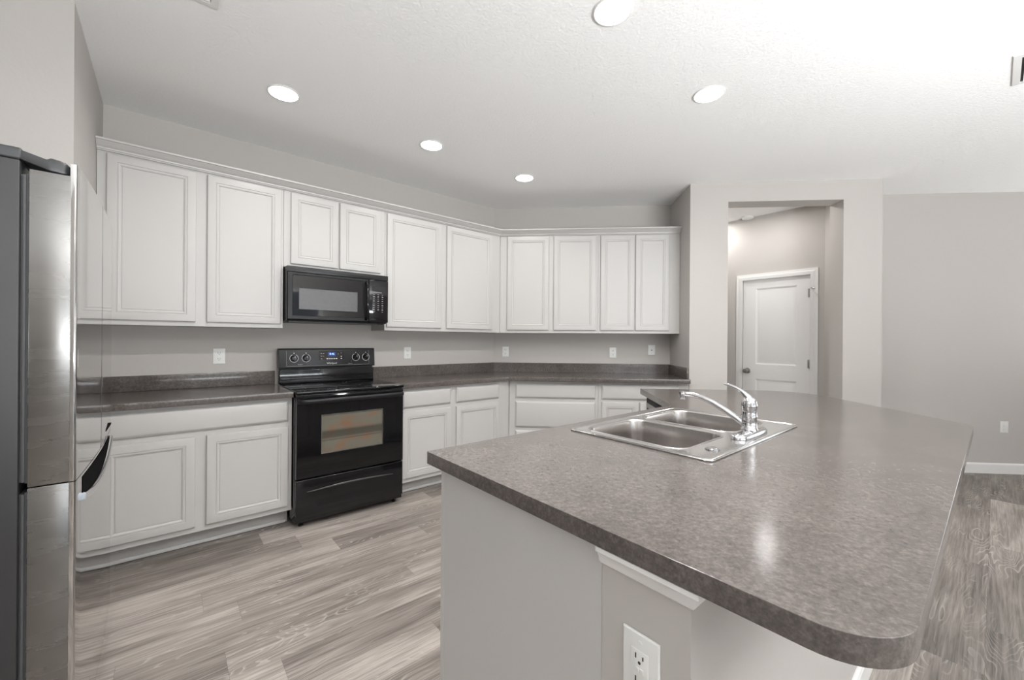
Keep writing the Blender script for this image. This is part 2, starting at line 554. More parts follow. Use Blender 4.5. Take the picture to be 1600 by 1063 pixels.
# wall behind the angled run (n = 3.64)
wall_poly('wall_left', [W(-0.45, 3.64), (KX, KY), (KX - 0.06, KY + 0.14), W(-0.45, 3.76)])
wall_poly('wall_back', [(KX, KY), (1.45, KY), (1.45, KY + 0.14), (KX - 0.06, KY + 0.14)])
# stub wall beside the refrigerator
wall_poly('wall_alcove', [W(-1.24, 2.615), W(-0.324, 2.615), W(-0.324, 3.76), W(-1.24, 3.76)])
wall_poly('wall_alcove_rear', [W(-1.24, 1.52), W(-1.12, 1.52), W(-1.12, 2.615), W(-1.24, 2.615)])
# wall with the hall opening, and the return beside the back run
def opening_wall():
    mm = MB()
    y0, y1 = 3.945, 4.125
    ox0, ox1, oz = 1.672, 2.678, 2.567
    mm.prism([(1.33, y0), (ox0, y0), (ox0, y1), (1.33, y1)], 0, CEIL)
    mm.prism([(ox1, y0), (3.008, y0), (3.008, y1), (ox1, y1)], 0, CEIL)
    mm.box(ox0, ox1, y0, y1, oz, CEIL)
    return struct(mm.build('wall_opening', M['wall'], smooth=0))
opening_wall()
wall_poly('wall_return', [(1.33, 4.125), (1.45, 4.125), (1.45, 4.549), (1.33, 4.549)])
wall_poly('wall_right', [(3.008, 4.364), (5.56, 4.364), (5.56, 4.48), (3.008, 4.48)])
wall_poly('wall_hall_right', [(2.911, 4.125), (3.008, 4.125), (3.008, 4.72), (2.911, 4.72)])
wall_poly('wall_hall_left', [(1.45, 4.689), (1.57, 4.689), (1.57, 6.8), (1.45, 6.8)])
def hall_door_wall():
    mm = MB()
    s0, s1 = 5.28, 5.40
    for n0, n1, z0, z1 in ((1.05, 1.283, 0, CEIL), (1.966, 3.6, 0, CEIL), (1.283, 1.966, 2.0, CEIL)):
        mm.prism([W(s0, n0), W(s1, n0), W(s1, n1), W(s0, n1)], z0, z1)
    return struct(mm.build('wall_hall', M['wall'], smooth=0))
hall_door_wall()

# unseen living room behind the camera, window openings placed to suit the fill lamps
def wall_with_holes(name, fr, length, holes, thick=0.12):
    """fr(u, t) -> plan point; wall runs u = 0..length, t = 0..thick"""
    mm = MB()
    def seg(u0, u1, z0, z1):
        if u1 - u0 > 1e-4 and z1 - z0 > 1e-4:
            mm.prism([fr(u0, 0), fr(u1, 0), fr(u1, thick), fr(u0, thick)], z0, z1)
    u = 0
    for (a, b, z0, z1) in holes:
        seg(u, a, 0, CEIL); seg(a, b, 0, z0); seg(a, b, z1, CEIL)
        u = b
    seg(u, length, 0, CEIL)
    return struct(mm.build(name, M['wall'], smooth=0))
fr_rear = lambda u, t: W(-3.5 + u, -2.4 - t)
fr_side = lambda u, t: W(-3.5 - t, -2.4 + u)
wall_with_holes('wall_rear', fr_rear, 10.5, [(3.5, 5.9, 0.15, 2.25)])
wall_with_holes('wall_side', fr_side, 3.92, [(1.0, 2.6, 0.55, 2.15)])
wall_poly('wall_side_return', [W(-3.5, 1.52), W(-1.12, 1.52), W(-1.12, 1.63), W(-3.5, 1.63)])
fr_end = lambda u, t: W(7.0 + t, -2.4 + u)
wall_with_holes('wall_end', fr_end, 1.65, [(0.16, 1.42, 0.5, 2.2)])
def window_frame(name, fr, a, b, z0, z1):
    mm = MB()
    def bar(u0, u1, q0, q1):
        mm.prism([fr(u0, 0.03), fr(u1, 0.03), fr(u1, 0.055), fr(u0, 0.055)], q0, q1)
    w = 0.05
    bar(a, a + w, z0, z1); bar(b - w, b, z0, z1); bar(a + w, b - w, z0, z0 + w); bar(a + w, b - w, z1 - w, z1)
    c = (a + b) / 2
    bar(c - w / 2, c + w / 2, z0 + w, z1 - w)
    return struct(mm.build(name, M['trim'], smooth=0))
window_frame('window_1', fr_rear, 3.5, 5.9, 0.15, 2.25)
window_frame('window_2', fr_end, 0.16, 1.42, 0.5, 2.2)
window_frame('window_3', fr_side, 1.0, 2.6, 0.55, 2.15)

BASE = [(0, 0), (0.014, 0), (0.014, 0.085), (0.010, 0.094), (0.004, 0.100), (0, 0.100)]
m = MB(); m.sweep([(3.008, 4.364), (5.50, 4.364)], BASE, side=1)
struct(m.build('baseboard_right', M['trim'], smooth=20))
m = MB(); m.sweep([(1.44, 3.945), (1.672, 3.945)], BASE, side=1); m.sweep([(2.678, 3.945), (3.008, 3.945), (3.008, 4.35)], BASE, side=1)
struct(m.build('baseboard_opening', M['trim'], smooth=20))

# hall door with its casing (facing -s)
def hall_door():
    d = bpy.data.objects.new('door_1', None); COL.objects.link(d)
    d.location = W(5.28, 1.966); d.rotation_euler = (0, 0, R(-45)); d['kind'] = 'structure'
    wd_, ht = 0.683, 2.0
    # casing: mitred moulding round three sides
    cs = MB()
    prof = [(-0.004, 0.0), (-0.004, -0.012), (0.012, -0.016), (0.030, -0.018), (0.052, -0.010), (0.066, -0.010), (0.066, 0.0)]
    rings = []
    for i, (x, z, dx, dz) in enumerate(((0, 0, -1, 0), (0, ht, -1, 1), (wd_, ht, 1, 1), (wd_, 0, 1, 0))):
        rings.append([(x + dx * o, y - 0.001, z + dz * o) for o, y in prof])
    cs.loft(rings, True, True)
    struct(cs.build('door_casing', M['trim'], d, smooth=20))
    sl = MB()
    g = 0.004
    y = 0.012
    th = 0.035
    # slab front built as a grid of fields with two sunk and raised panels
    x0, x1, z0, z1 = g, wd_ - g, 0.008, ht - g
    px0, px1 = 0.139, 0.556
    panels = [(0.20, 0.831), (1.002, 1.893)]
    sl.box(x0, x1, y + 0.010, y + th, z0, z1)
    def fld(a, b, c, e):
        sl.panel(a, b, c, e, y, [(0, 0.011), (0, 0.0)])
    fld(x0, px0, z0, z1); fld(px1, x1, z0, z1)
    zs = [z0, panels[0][0], panels[0][1], panels[1][0], panels[1][1], z1]
    for a, b in ((zs[0], zs[1]), (zs[2], zs[3]), (zs[4], zs[5])):
        fld(px0, px1, a, b)
    for a, b in panels:
        sl.panel(px0, px1, a, b, y, [(0, 0.0105), (0.0, 0.0), (0.018, 0.008), (0.028, 0.008), (0.050, 0.002)])
    struct(sl.build('door_slab', M['trim'], d, smooth=20))
    kb = MB()
    kb.lathe([(0.004, 0.012), (0.032, 0.012), (0.032, 0.004), (0.014, 0.0), (0.012, -0.030), (0.024, -0.040), (0.028, -0.052), (0.024, -0.064), (0.010, -0.068)],
             28, 'Y', (0.055, 0, 0.923))
    struct(kb.build('door_knob', M['nickel'], d))
    sp = MB(); sp.box(0.0005, 0.0035, 0.004, 0.03, 0.895, 0.95)
    struct(sp.build('strike_plate', M['nickel'], d))
    for z in (0.25, 1.03, 1.80):
        h = MB()
        h.box(wd_ - 0.030, wd_ - 0.012, 0.0095, 0.0122, z - 0.045, z + 0.045)
        h.lathe([(0.0075, -0.047), (0.0075, 0.047)], 14, 'Z', (wd_ - 0.010, 0.002, z))
        struct(h.build('door_hinge', M['nickel'], d))
    st = MB(); st.tube([(wd_ + 0.0, -0.008, 1.852), (wd_ + 0.01, -0.03, 1.85), (wd_ + 0.035, -0.045, 1.84)], 0.005, 10)
    st.lathe([(0.009, 0), (0.009, 0.014)], 12, 'X', (wd_ + 0.030, -0.045, 1.84))
    struct(st.build('hinge_stop', M['nickel'], d))
hall_door()

# ------------------------------------------------------------------ cabinets
DOOR = [(0.002, 0.019), (0.0, 0.017), (0.0, 0.006), (0.003, 0.0015), (0.009, 0.0), (0.044, 0.0), (0.0455, 0.0036), (0.0490, 0.0036),
        (0.0505, 0.0004), (0.056, 0.0014), (0.0615, 0.0045), (0.0625, 0.0085), (0.0665, 0.0088), (0.0680, 0.0062)]
DRAWER = [(0.002, 0.019), (0.0, 0.017), (0.0, 0.010), (0.003, 0.007), (0.012, 0.0012), (0.016, 0.0)]

def cab_door(parent, x0, x1, z0, z1, y):
    mm = MB(); mm.panel(x0, x1, z0, z1, y, DOOR)
    return mm.build('door', M['cab'], parent, smooth=18)
def cab_drawer(parent, x0, x1, z0, z1, y):
    mm = MB(); mm.panel(x0, x1, z0, z1, y, DRAWER)
    return mm.build('drawer_front', M['cab'], parent, smooth=18)

UZ0, UZ1 = 1.342, 2.355
def wall_cabinet(label, loc, rotz, foot, z0, doors, dz0, dz1):
    """foot: plan polygon in local coordinates (face at y = 0.0195); doors: (x0, x1)"""
    t = thing('wall_cabinet', label, 'wall cabinet', loc, rotz, 'white wall cabinets')
    b = MB()
    b.prism([(p[0], p[1]) for p in foot], z0 - loc[2], UZ1 - loc[2])
    b.build('body', M['cab'], t, bevel=0.0015, segs=1, smooth=20)
    for x0, x1 in doors:
        cab_door(t, x0, x1, dz0 - loc[2], dz1 - loc[2], 0.0)
    return t
n_u = 3.32; fy = 0.0195; by = 3.64 - n_u - 0.001
def angA(s0, s1, doors, label, z0, dz0, dz1, foot=None):
    loc = W(s0, n_u, z0)
    f = foot or [(0, fy), (s1 - s0, fy), (s1 - s0, by), (0, by)]
    return wall_cabinet(label, loc, A45, f, z0, [(a - s0, b - s0) for a, b in doors], dz0, dz1)
angA(-0.3225, 0.634, [(-0.281, 0.132), (0.189, 0.619)], 'white wall cabinet with two tall doors, left of the black microwave', UZ0, 1.371, 2.338)
angA(0.6355, 1.396, [(0.680, 1.014), (1.026, 1.356)], 'short white wall cabinet with two small doors, directly above the black microwave', 1.792, 1.817, 2.338)
kA = (2.643, 3.3395)                                       # mitre on the cabinet faces
wc = (2.7935, 3.639)
angA(1.3975, 2.643, [(1.412, 1.939), (1.996, 2.530)], 'white wall cabinet with two tall doors, between microwave and angled corner', UZ0, 1.371, 2.338,
     [(0, fy), (2.642 - 1.3975, fy), (2.790 - 1.3975, by), (0, by)])
yB = 4.211
def backB(x0, x1, doors, label, foot=None):
    loc = Vector((x0, yB, UZ0))
    f = foot or [(0, fy), (x1 - x0, fy), (x1 - x0, 0.337), (0, 0.337)]
    return wall_cabinet(label, loc, 0, f, UZ0, [(a - x0, b - x0) for a, b in doors], 1.371, 2.341)
backB(-0.491, 0.518, [(-0.416, 0.015), (0.065, 0.495)], 'white wall cabinet with two wide doors, on the back wall beside the angled corner',
      [(0, fy), (0.518 + 0.491, fy), (0.518 + 0.491, 0.337), (-0.105, 0.337)])
backB(0.5195, 1.3285, [(0.541, 0.879), (0.890, 1.223)], 'white wall cabinet with two narrow doors, at the right end of the back wall')

# crown moulding along the top of all wall cabinets
CR = [(0.0, 2.356), (0.0, 2.350), (0.012, 2.350), (0.014, 2.3555), (0.020, 2.3575), (0.022, 2.3655), (0.030, 2.370), (0.040, 2.377), (0.048, 2.386),
      (0.053, 2.389), (0.055, 2.3925), (0.067, 2.3945), (0.068, 2.404), (0.064, 2.407), (-0.02, 2.407), (-0.02, 2.356)]
m = MB(); kw = W(2.643, 3.3390)
m.sweep([W(-0.3225, 3.3390)[:2], (kw.x, kw.y), (1.3285, 4.230)], CR, side=1)
tag(m.build('crown_moulding', M['cab'], smooth=20), 'white crown moulding running along the top of all the wall cabinets', 'moulding')

# base cabinets
BF = 0.0195
def base_cabinet(label, loc, rotz, foot, toe, drawers, doors, cat='base cabinet', group='white base cabinets'):
    t = thing('base_cabinet', label, cat, loc, rotz, group)
    b = MB(); b.prism(foot, 0.115, 0.874)
    b.build('body', M['cab'], t, bevel=0.0012, segs=1, smooth=20)
    k = MB(); k.prism(toe, 0.0, 0.1145)
    k.build('toe_kick', M['cab'], t, smooth=20)
    sh = MB(); sh.box(toe[0][0] + 0.012, toe[1][0] - 0.012, TB - 0.014, TB - 0.0005, 0.0, 0.022); sh.build('shoe_moulding', M['trim'], t, bevel=0.005, segs=3)
    for d in drawers: cab_drawer(t, *d, 0.0)
    for d in doors: cab_door(t, *d, 0.0)
    return t
nB = 3.03
TB = 0.135                                                 # toe kick set back behind the doors
s0 = -0.3225
base_cabinet('white base cabinet with one long drawer over two doors, left of the black range', W(s0, nB), A45,
             [(0, BF), (0.6365 - s0, BF), (0.6365 - s0, 0.608), (0, 0.608)],
             [(0, TB), (0.6365 - s0 - 0.002, TB), (0.6365 - s0 - 0.002, 0.60), (0, 0.60)],
             [(-0.283 - s0, 0.614 - s0, 0.717, 0.853)],
             [(-0.283 - s0, 0.124 - s0, 0.150, 0.684), (0.176 - s0, 0.614 - s0, 0.150, 0.684)])
s0 = 1.4045
kc = 2.536                                                 # mitre of the cabinet faces (n = 3.0495, Y = 3.9495)
base_cabinet('white base cabinet with two drawers over two doors, between black range and angled corner', W(s0, nB), A45,
             [(0, BF), (kc - 0.002 - s0, BF), (2.780 - s0, 0.608), (0, 0.608)],
             [(0.002, TB), (2.578 - s0, TB), (2.766 - s0, 0.60), (0.002, 0.60)],
             [(1.423 - s0, 1.872 - s0, 0.717, 0.853), (1.928 - s0, 2.402 - s0, 0.717, 0.853)],
             [(1.423 - s0, 1.872 - s0, 0.150, 0.684), (1.928 - s0, 2.402 - s0, 0.150, 0.684)])
yb = 3.930
x0 = -0.360
base_cabinet('white base cabinet with three wide drawers, on the back wall beside the angled corner', (x0, yb, 0), 0,
             [(0, BF), (0.493 - x0, BF), (0.493 - x0, 0.617), (-0.232, 0.617)],
             [(-0.040, TB), (0.493 - x0, TB), (0.493 - x0, 0.61), (-0.215, 0.61)],
             [(-0.299 - x0, 0.464 - x0, 0.711, 0.845), (-0.299 - x0, 0.464 - x0, 0.427, 0.678), (-0.299 - x0, 0.464 - x0, 0.150, 0.396)], [])
x0 = 0.4945
base_cabinet('white base cabinet with one drawer over two doors, at right end of back wall', (x0, yb, 0), 0,
             [(0, BF), (1.328 - x0, BF), (1.328 - x0, 0.617), (0, 0.617)],
             [(0, TB), (1.328 - x0, TB), (1.328 - x0, 0.61), (0, 0.61)],
             [(0.524 - x0, 1.235 - x0, 0.711, 0.845)],
             [(0.524 - x0, 0.869 - x0, 0.150, 0.684), (0.880 - x0, 1.235 - x0, 0.150, 0.684)])

# worktops on the wall runs
def splash_profile(path, name, parent):
    mm = MB()
    mm.sweep(path, [(0.0, 0.9145), (0.019, 0.9145), (0.019, 1.012), (0.016, 1.016), (0.0, 1.016)], side=1)
    return mm.build(name, M['laminate'], parent, smooth=20)
t = thing('worktop', 'grey stone-pattern worktop left of the black range', 'worktop', W(-0.3225, 3.0, 0.8755), A45, 'grey laminate worktops')
o = slab('countertop', [[(0, 0), (0.958, 0), (0.958, 0.639), (0, 0.639)]], 0, 0.0385, M['laminate'], t, 0.003)
m = MB(); m.box(0, 0.958, 0.619, 0.639, 0.039, 0.1405); m.build('backsplash', M['laminate'], t, bevel=0.002)
m = MB(); m.box(0, 0.019, 0.02, 0.6185, 0.039, 0.1405); m.build('side_splash', M['laminate'], t, bevel=0.002)
t = thing('worktop', 'grey stone-pattern worktop bending round the angled corner, right of the black range', 'worktop', W(1.4035, 3.0, 0.8755), 0, 'grey laminate worktops')
org = W(1.4035, 3.0, 0.8755)
def rel(p): return (p[0] - org.x, p[1] - org.y)
fk = (3.882 - 3.0 * Q2, 3.882)
o = slab('countertop', [[rel(W(1.4035, 3.0)), rel(fk), rel((1.3235, 3.882)), rel((1.3285, 4.548)), rel((KX + 0.001, 4.548)), rel(W(1.4035, 3.639))]], 0, 0.0385, M['laminate'], t, 0.003)
m = MB(); pk = (KX + 0.001, KY - 0.001)
m.sweep([rel(W(1.4035, 3.639)), rel(pk), rel((1.3285, 4.548))], [(0.0, 0.039), (0.019, 0.039), (0.019, 0.1385), (0.016, 0.1405), (0.0, 0.1405)], side=1)
m.build('backsplash', M['laminate'], t, smooth=20)
m = MB(); a = rel((1.3095, 3.95)); b = rel((1.3285, 4.528)); m.box(a[0], b[0], a[1], b[1], 0.039, 0.1405); m.build('side_splash', M['laminate'], t, bevel=0.002)

# ------------------------------------------------------------------ range
def make_range():
    t = thing('range', 'black freestanding electric range with oven window and lower drawer, between white cabinets', 'range', W(0.640, 2.95), A45)
    wd_ = 0.760
    b = MB(); b.box(0.004, wd_ - 0.004, 0.032, 0.655, 0.035, 0.893)
    b.build('body', M['black_gloss'], t, bevel=0.003)
    for x in (0.05, wd_ - 0.05):
        for y in (0.08, 0.60):
            f = MB(); f.lathe([(0.016, 0), (0.016, 0.010), (0.009, 0.012), (0.009, 0.0345)], 16, 'Z', (x, y, 0)); f.build('foot', M['black_plastic'], t)
    c = MB(); c.box(0.0, wd_, 0.004, 0.59, 0.8935, 0.917)
    ct = c.build('cooktop', M['black_glass'], t, bevel=0.008, segs=4)
    for x, y, r in ((0.20, 0.17, 0.105), (0.56, 0.17, 0.085), (0.20, 0.42, 0.075), (0.56, 0.42, 0.105)):
        g = MB(); g.lathe([(r - 0.002, 0.9171), (r, 0.9171), (r, 0.9175), (r - 0.002, 0.9175), (r - 0.002, 0.9171)], 48, 'Z', (x, y, 0), False, False)
        g.build('burner_ring', M['console'], ct)
    # backguard: lower riser, recess and the control console
    g = MB(); g.box(0.012, wd_ - 0.012, 0.598, 0.655, 0.894, 1.022)
    g.build('backguard', M['black_gloss'], t, bevel=0.005, segs=3)
    rc = MB(); rc.box(0.018, wd_ - 0.018, 0.612, 0.655, 1.0225, 1.0345); rc.build('backguard_recess', M['slot'], t)
    k = MB()
    prof = [(0.590, 1.035), (0.584, 1.040), (0.598, 1.178), (0.604, 1.186), (0.614, 1.189), (0.652, 1.189), (0.656, 1.185), (0.656, 1.035)]
    k.loft([[(x, y, z) for y, z in prof] for x in (0.006, wd_ - 0.006)], True, True)
    con = k.build('control_console', M['console'], t, bevel=0.003, segs=2, smooth=30)
    tilt = (0.598 - 0.584) / (1.178 - 1.040)
    def yf(z): return 0.584 + (z - 1.040) * tilt
    # thin outlined field on the console
    def bar(x0, x1, z0, z1, name, m_, par, th=0.0008):
        q = MB()
        q.loft([[(x0, yf(z0) - th, z0), (x1, yf(z0) - th, z0), (x1, yf(z1) - th, z1), (x0, yf(z1) - th, z1)],
                [(x0, yf(z0) + 0.001, z0), (x1, yf(z0) + 0.001, z0), (x1, yf(z1) + 0.001, z1), (x0, yf(z1) + 0.001, z1)]], True, True)
        return q.build(name, m_, par, smooth=0)
    q = MB()
    for x0, x1, z0, z1 in ((0.058, 0.702, 1.050, 1.0515), (0.058, 0.0595, 1.0515, 1.172), (0.7005, 0.702, 1.0515, 1.172)):
        q.loft([[(x0, yf(z0) - 0.0006, z0), (x1, yf(z0) - 0.0006, z0), (x1, yf(z1) - 0.0006, z1), (x0, yf(z1) - 0.0006, z1)],
                [(x0, yf(z0) + 0.001, z0), (x1, yf(z0) + 0.001, z0), (x1, yf(z1) + 0.001, z1), (x0, yf(z1) + 0.001, z1)]], True, True)
    q.build('outline', M['print_grey'], con, smooth=0)
    for x in (0.112, 0.199, 0.590, 0.676):
        z = 1.112
        y = yf(z)
        kb = MB()
        kb.lathe([(0.004, 0.002), (0.0235, 0.002), (0.0235, -0.004), (0.0205, -0.008), (0.0185, -0.020), (0.016, -0.0225), (0.003, -0.0225)], 28, 'Y', (x, y, z))
        kb.box(x - 0.0045, x + 0.0045, y - 0.031, y - 0.020, z - 0.018, z + 0.018)
        kn = kb.build('knob', M['black_gloss'], t)
        tk = MB(); tk.box(x - 0.0012, x + 0.0012, y - 0.0318, y - 0.0309, z + 0.004, z + 0.017); tk.build('pointer', M['print'], kn)
        dr = MB()
        pts = []
        for i in range(25):
            a = R(115 + 310 * i / 24)
            pts.append((x + 0.0305 * math.cos(a), yf(z + 0.0305 * math.sin(a)) - 0.0004, z + 0.0305 * math.sin(a)))
        dr.tube(pts, 0.0017, 6)
        dr.lathe([(0.0035, 0.001), (0.0035, -0.0008)], 12, 'Y', (x, yf(z + 0.040), z + 0.040))
        dr.build('dial_ring', M['print'], kn)
    dp = bar(0.295, 0.492, 1.091, 1.166, 'display', M['black_glass'], t)
    bar(0.365, 0.425, 1.122, 1.160, 'clock_screen', M['screen_blue'], dp, 0.0014)
    text('clock_digits', '8:46', 0.022, (0.395, yf(1.141) - 0.0022, 1.142), M['digit_blue'], dp)
    for i in range(5):
        kp = MB(); kp.box(0.352 + i * 0.018, 0.365 + i * 0.018, yf(1.103) - 0.0016, yf(1.103), 1.100, 1.107)
        kp.build('touch_key', M['print'], dp, smooth=0)
    for z in (1.103, 1.121):
        kp = MB(); kp.box(0.466, 0.474, yf(z) - 0.0016, yf(z), z - 0.003, z + 0.004)
        kp.build('touch_key', M['print'], dp, smooth=0)
    for x, z in ((0.312, 1.147), (0.330, 1.147), (0.330, 1.125), (0.314, 1.104), (0.314, 1.125), (0.444, 1.141), (0.470, 1.150)):
        kp = MB(); kp.box(x - 0.005, x + 0.005, yf(z) - 0.0016, yf(z), z - 0.002, z + 0.002)
        kp.build('key_mark', M['print_grey'], dp, smooth=0)
    text('logo', 'Whirlpool', 0.019, (0.393, yf(1.066) - 0.0008, 1.066), M['print'], con)
    for x, z in ((0.1545, 1.0625), (0.5425, 1.0605)):
        q = MB(); q.box(x - 0.0175, x + 0.0175, yf(z) - 0.001, yf(z), z - 0.0015, z + 0.0015)
        q.build('small_print', M['print_grey'], con, smooth=0)
    q = MB(); q.lathe([(0.0065, 0.001), (0.0065, -0.003), (0.004, -0.004)], 16, 'Y', (0.549, yf(1.076), 1.076)); q.build('indicator_lamp', M['black_gloss'], con)
    # oven door
    d = MB()
    x0, x1, z0, z1 = 0.005, 0.752, 0.335, 0.884
    wx0, wx1, wz0, wz1 = 0.157, 0.594, 0.482, 0.750
    def ring(pts0, y): return [(pts0[0], y, pts0[2]), (pts0[1], y, pts0[2]), (pts0[1], y, pts0[3]), (pts0[0], y, pts0[3])]
    O = (x0, x1, z0, z1); I = (wx0, wx1, wz0, wz1); O2 = (x0 + 0.006, x1 - 0.006, z0 + 0.006, z1 - 0.006)
    d.loft([ring(I, 0.031), ring(O, 0.031), ring(O, 0.006), ring(O2, 0.0), ring(I, 0.0), ring(I, 0.031)])
    dr = d.build('oven_door', M['black_glass'], t, smooth=20)
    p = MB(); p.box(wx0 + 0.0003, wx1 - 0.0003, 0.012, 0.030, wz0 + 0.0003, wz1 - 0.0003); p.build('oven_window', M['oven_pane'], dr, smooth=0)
    f = MB()
    Ia = (wx0 + 0.0005, wx1 - 0.0005, wz0 + 0.0005, wz1 - 0.0005); Ib = (wx0 + 0.005, wx1 - 0.005, wz0 + 0.005, wz1 - 0.005)
    f.loft([ring(Ia, 0.0115), ring(Ia, 0.007), ring(Ib, 0.007), ring(Ib, 0.0115)]); f.build('window_edge', M['nickel'], dr, smooth=0)
    h = MB()
    hp = [(x1 * 0 + 0.012, 0.004), (0.020, -0.018), (0.036, -0.034), (0.060, -0.038)]
    path = [(x, y, 0.850) for x, y in hp] + [(x, -0.038, 0.850) for x in (0.2, 0.38, 0.56)] + [(0.757 - x, y, 0.850) for x, y in hp[::-1]]
    h.tube(path, [(0.016, 0.010)] * len(path), 16); h.build('door_handle', M['black_plastic'], dr)
    # storage drawer
    w = MB(); w.box(x0, x1, 0.006, 0.031, 0.072, 0.326)
    dw = w.build('storage_drawer', M['black_gloss'], t, bevel=0.005, segs=3)
    h = MB()
    pts = []; rad = []
    for i in range(25):
        u = i / 24
        pts.append((0.072 + 0.598 * u, 0.0045 - 0.007 * math.sin(math.pi * u) ** 0.5, 0.243 + 0.013 * math.sin(math.pi * u)))
        rad.append((0.0025 + 0.0055 * math.sin(math.pi * u), 0.003 + 0.003 * math.sin(math.pi * u)))
    h.tube(pts, rad, 12); h.build('drawer_grip', M['grip'], dw)
    return t
make_range()

# ------------------------------------------------------------------ microwave
def make_microwave():
    n0 = 3.235
    zb = 1.390
    t = thing('microwave', 'black over-the-range microwave under the short white wall cabinet', 'microwave', W(0.6395, n0, zb), A45)
    def Z(z): return z - zb
    b = MB(); b.box(0.002, 0.744, 0.0305, 0.400, Z(1.394), Z(1.7895)); b.build('body', M['black_plastic'], t, bevel=0.003)
    u = MB(); u.box(0.03, 0.715, 0.05, 0.38, Z(1.390), Z(1.3938)); u.build('underside_panel', M['fridge_plastic'], t)
    g = MB(); g.box(0.0, 0.746, 0.004, 0.030, Z(1.747), Z(1.788))
    g.build('top_grille', M['console'], t, bevel=0.003)
    d = MB()
    x0, x1, z0, z1 = 0.0, 0.583, Z(1.402), Z(1.7455)
    wx0, wx1, wz0, wz1 = 0.078, 0.496, Z(1.481), Z(1.634)
    def ring(p, y): return [(p[0], y, p[2]), (p[1], y, p[2]), (p[1], y, p[3]), (p[0], y, p[3])]
    O = (x0, x1, z0, z1); O2 = (x0 + 0.006, x1 - 0.002, z0 + 0.008, z1 - 0.002)
    F = (0.034, 0.540, Z(1.432), Z(1.728)); F2 = (0.037, 0.537, Z(1.435), Z(1.725)); I = (wx0, wx1, wz0, wz1)
    d.loft([ring(I, 0.030), ring(O, 0.030), ring(O, 0.008), ring(O2, 0.0), ring(F, 0.0), ring(F2, 0.003), ring(I, 0.003), ring(I, 0.030)])
    dr = d.build('door', M['black_plastic'], t, smooth=20)
    w = MB(); w.box(wx0 + 0.0003, wx1 - 0.0003, 0.0045, 0.029, wz0 + 0.0003, wz1 - 0.0003); w.build('window', M['micro_win'], dr, smooth=0)
    fr = MB(); fr.loft([ring(F2, 0.0029), ring(F2, 0.0022), ring(I, 0.0022), ring(I, 0.0029), ring(F2, 0.0029)]); fr.build('window_border', M['black_glass'], dr, smooth=0)
    h = MB()
    hx = 0.562
    hz = [(1.425, 0.002), (1.435, -0.020), (1.455, -0.032), (1.58, -0.036), (1.69, -0.032), (1.712, -0.020), (1.722, 0.002)]
    h.tube([(hx, y, Z(z)) for z, y in hz], [(0.012, 0.010)] * len(hz), 14); h.build('handle', M['black_gloss'], dr)
    p = MB(); p.box(0.585, 0.746, 0.0, 0.030, Z(1.402), Z(1.7455)); cp = p.build('control_panel', M['black_glass'], t, bevel=0.006, segs=3)
    s = MB(); s.box(0.610, 0.722, -0.0012, 0.0005, Z(1.655), Z(1.690)); s.build('display', M['console'], cp, bevel=0.0006, segs=1)
    k = MB(); k.box(0.622, 0.690, -0.001, 0.0005, Z(1.643), Z(1.6465)); k.build('status_line', M['print_grey'], cp, smooth=0)
    for r in range(9):
        z = 1.628 - r * 0.0175
        for c in range(3):
            if r == 8 and c == 1: continue
            x = 0.626 + c * 0.035
            kk = MB(); kk.box(x - 0.006, x + 0.006, -0.001, 0.0005, Z(z) - (0.0032 if r % 2 else 0.0016), Z(z) + (0.0032 if r % 2 else 0.0016))
            kk.build('key', M['print_grey'], cp, smooth=0)
    q = MB(); q.lathe([(0.004, 0.001), (0.004, -0.0008)], 14, 'Y', (0.576, 0.0, Z(1.608))); q.build('badge', M['print'], dr)
    for x in (0.02, 0.68):
        q = MB(); q.box(x, x + 0.035, 0.035, 0.06, Z(1.386), Z(1.394)); q.build('mount_clip', M['black_plastic'], t)
    return t
make_microwave()

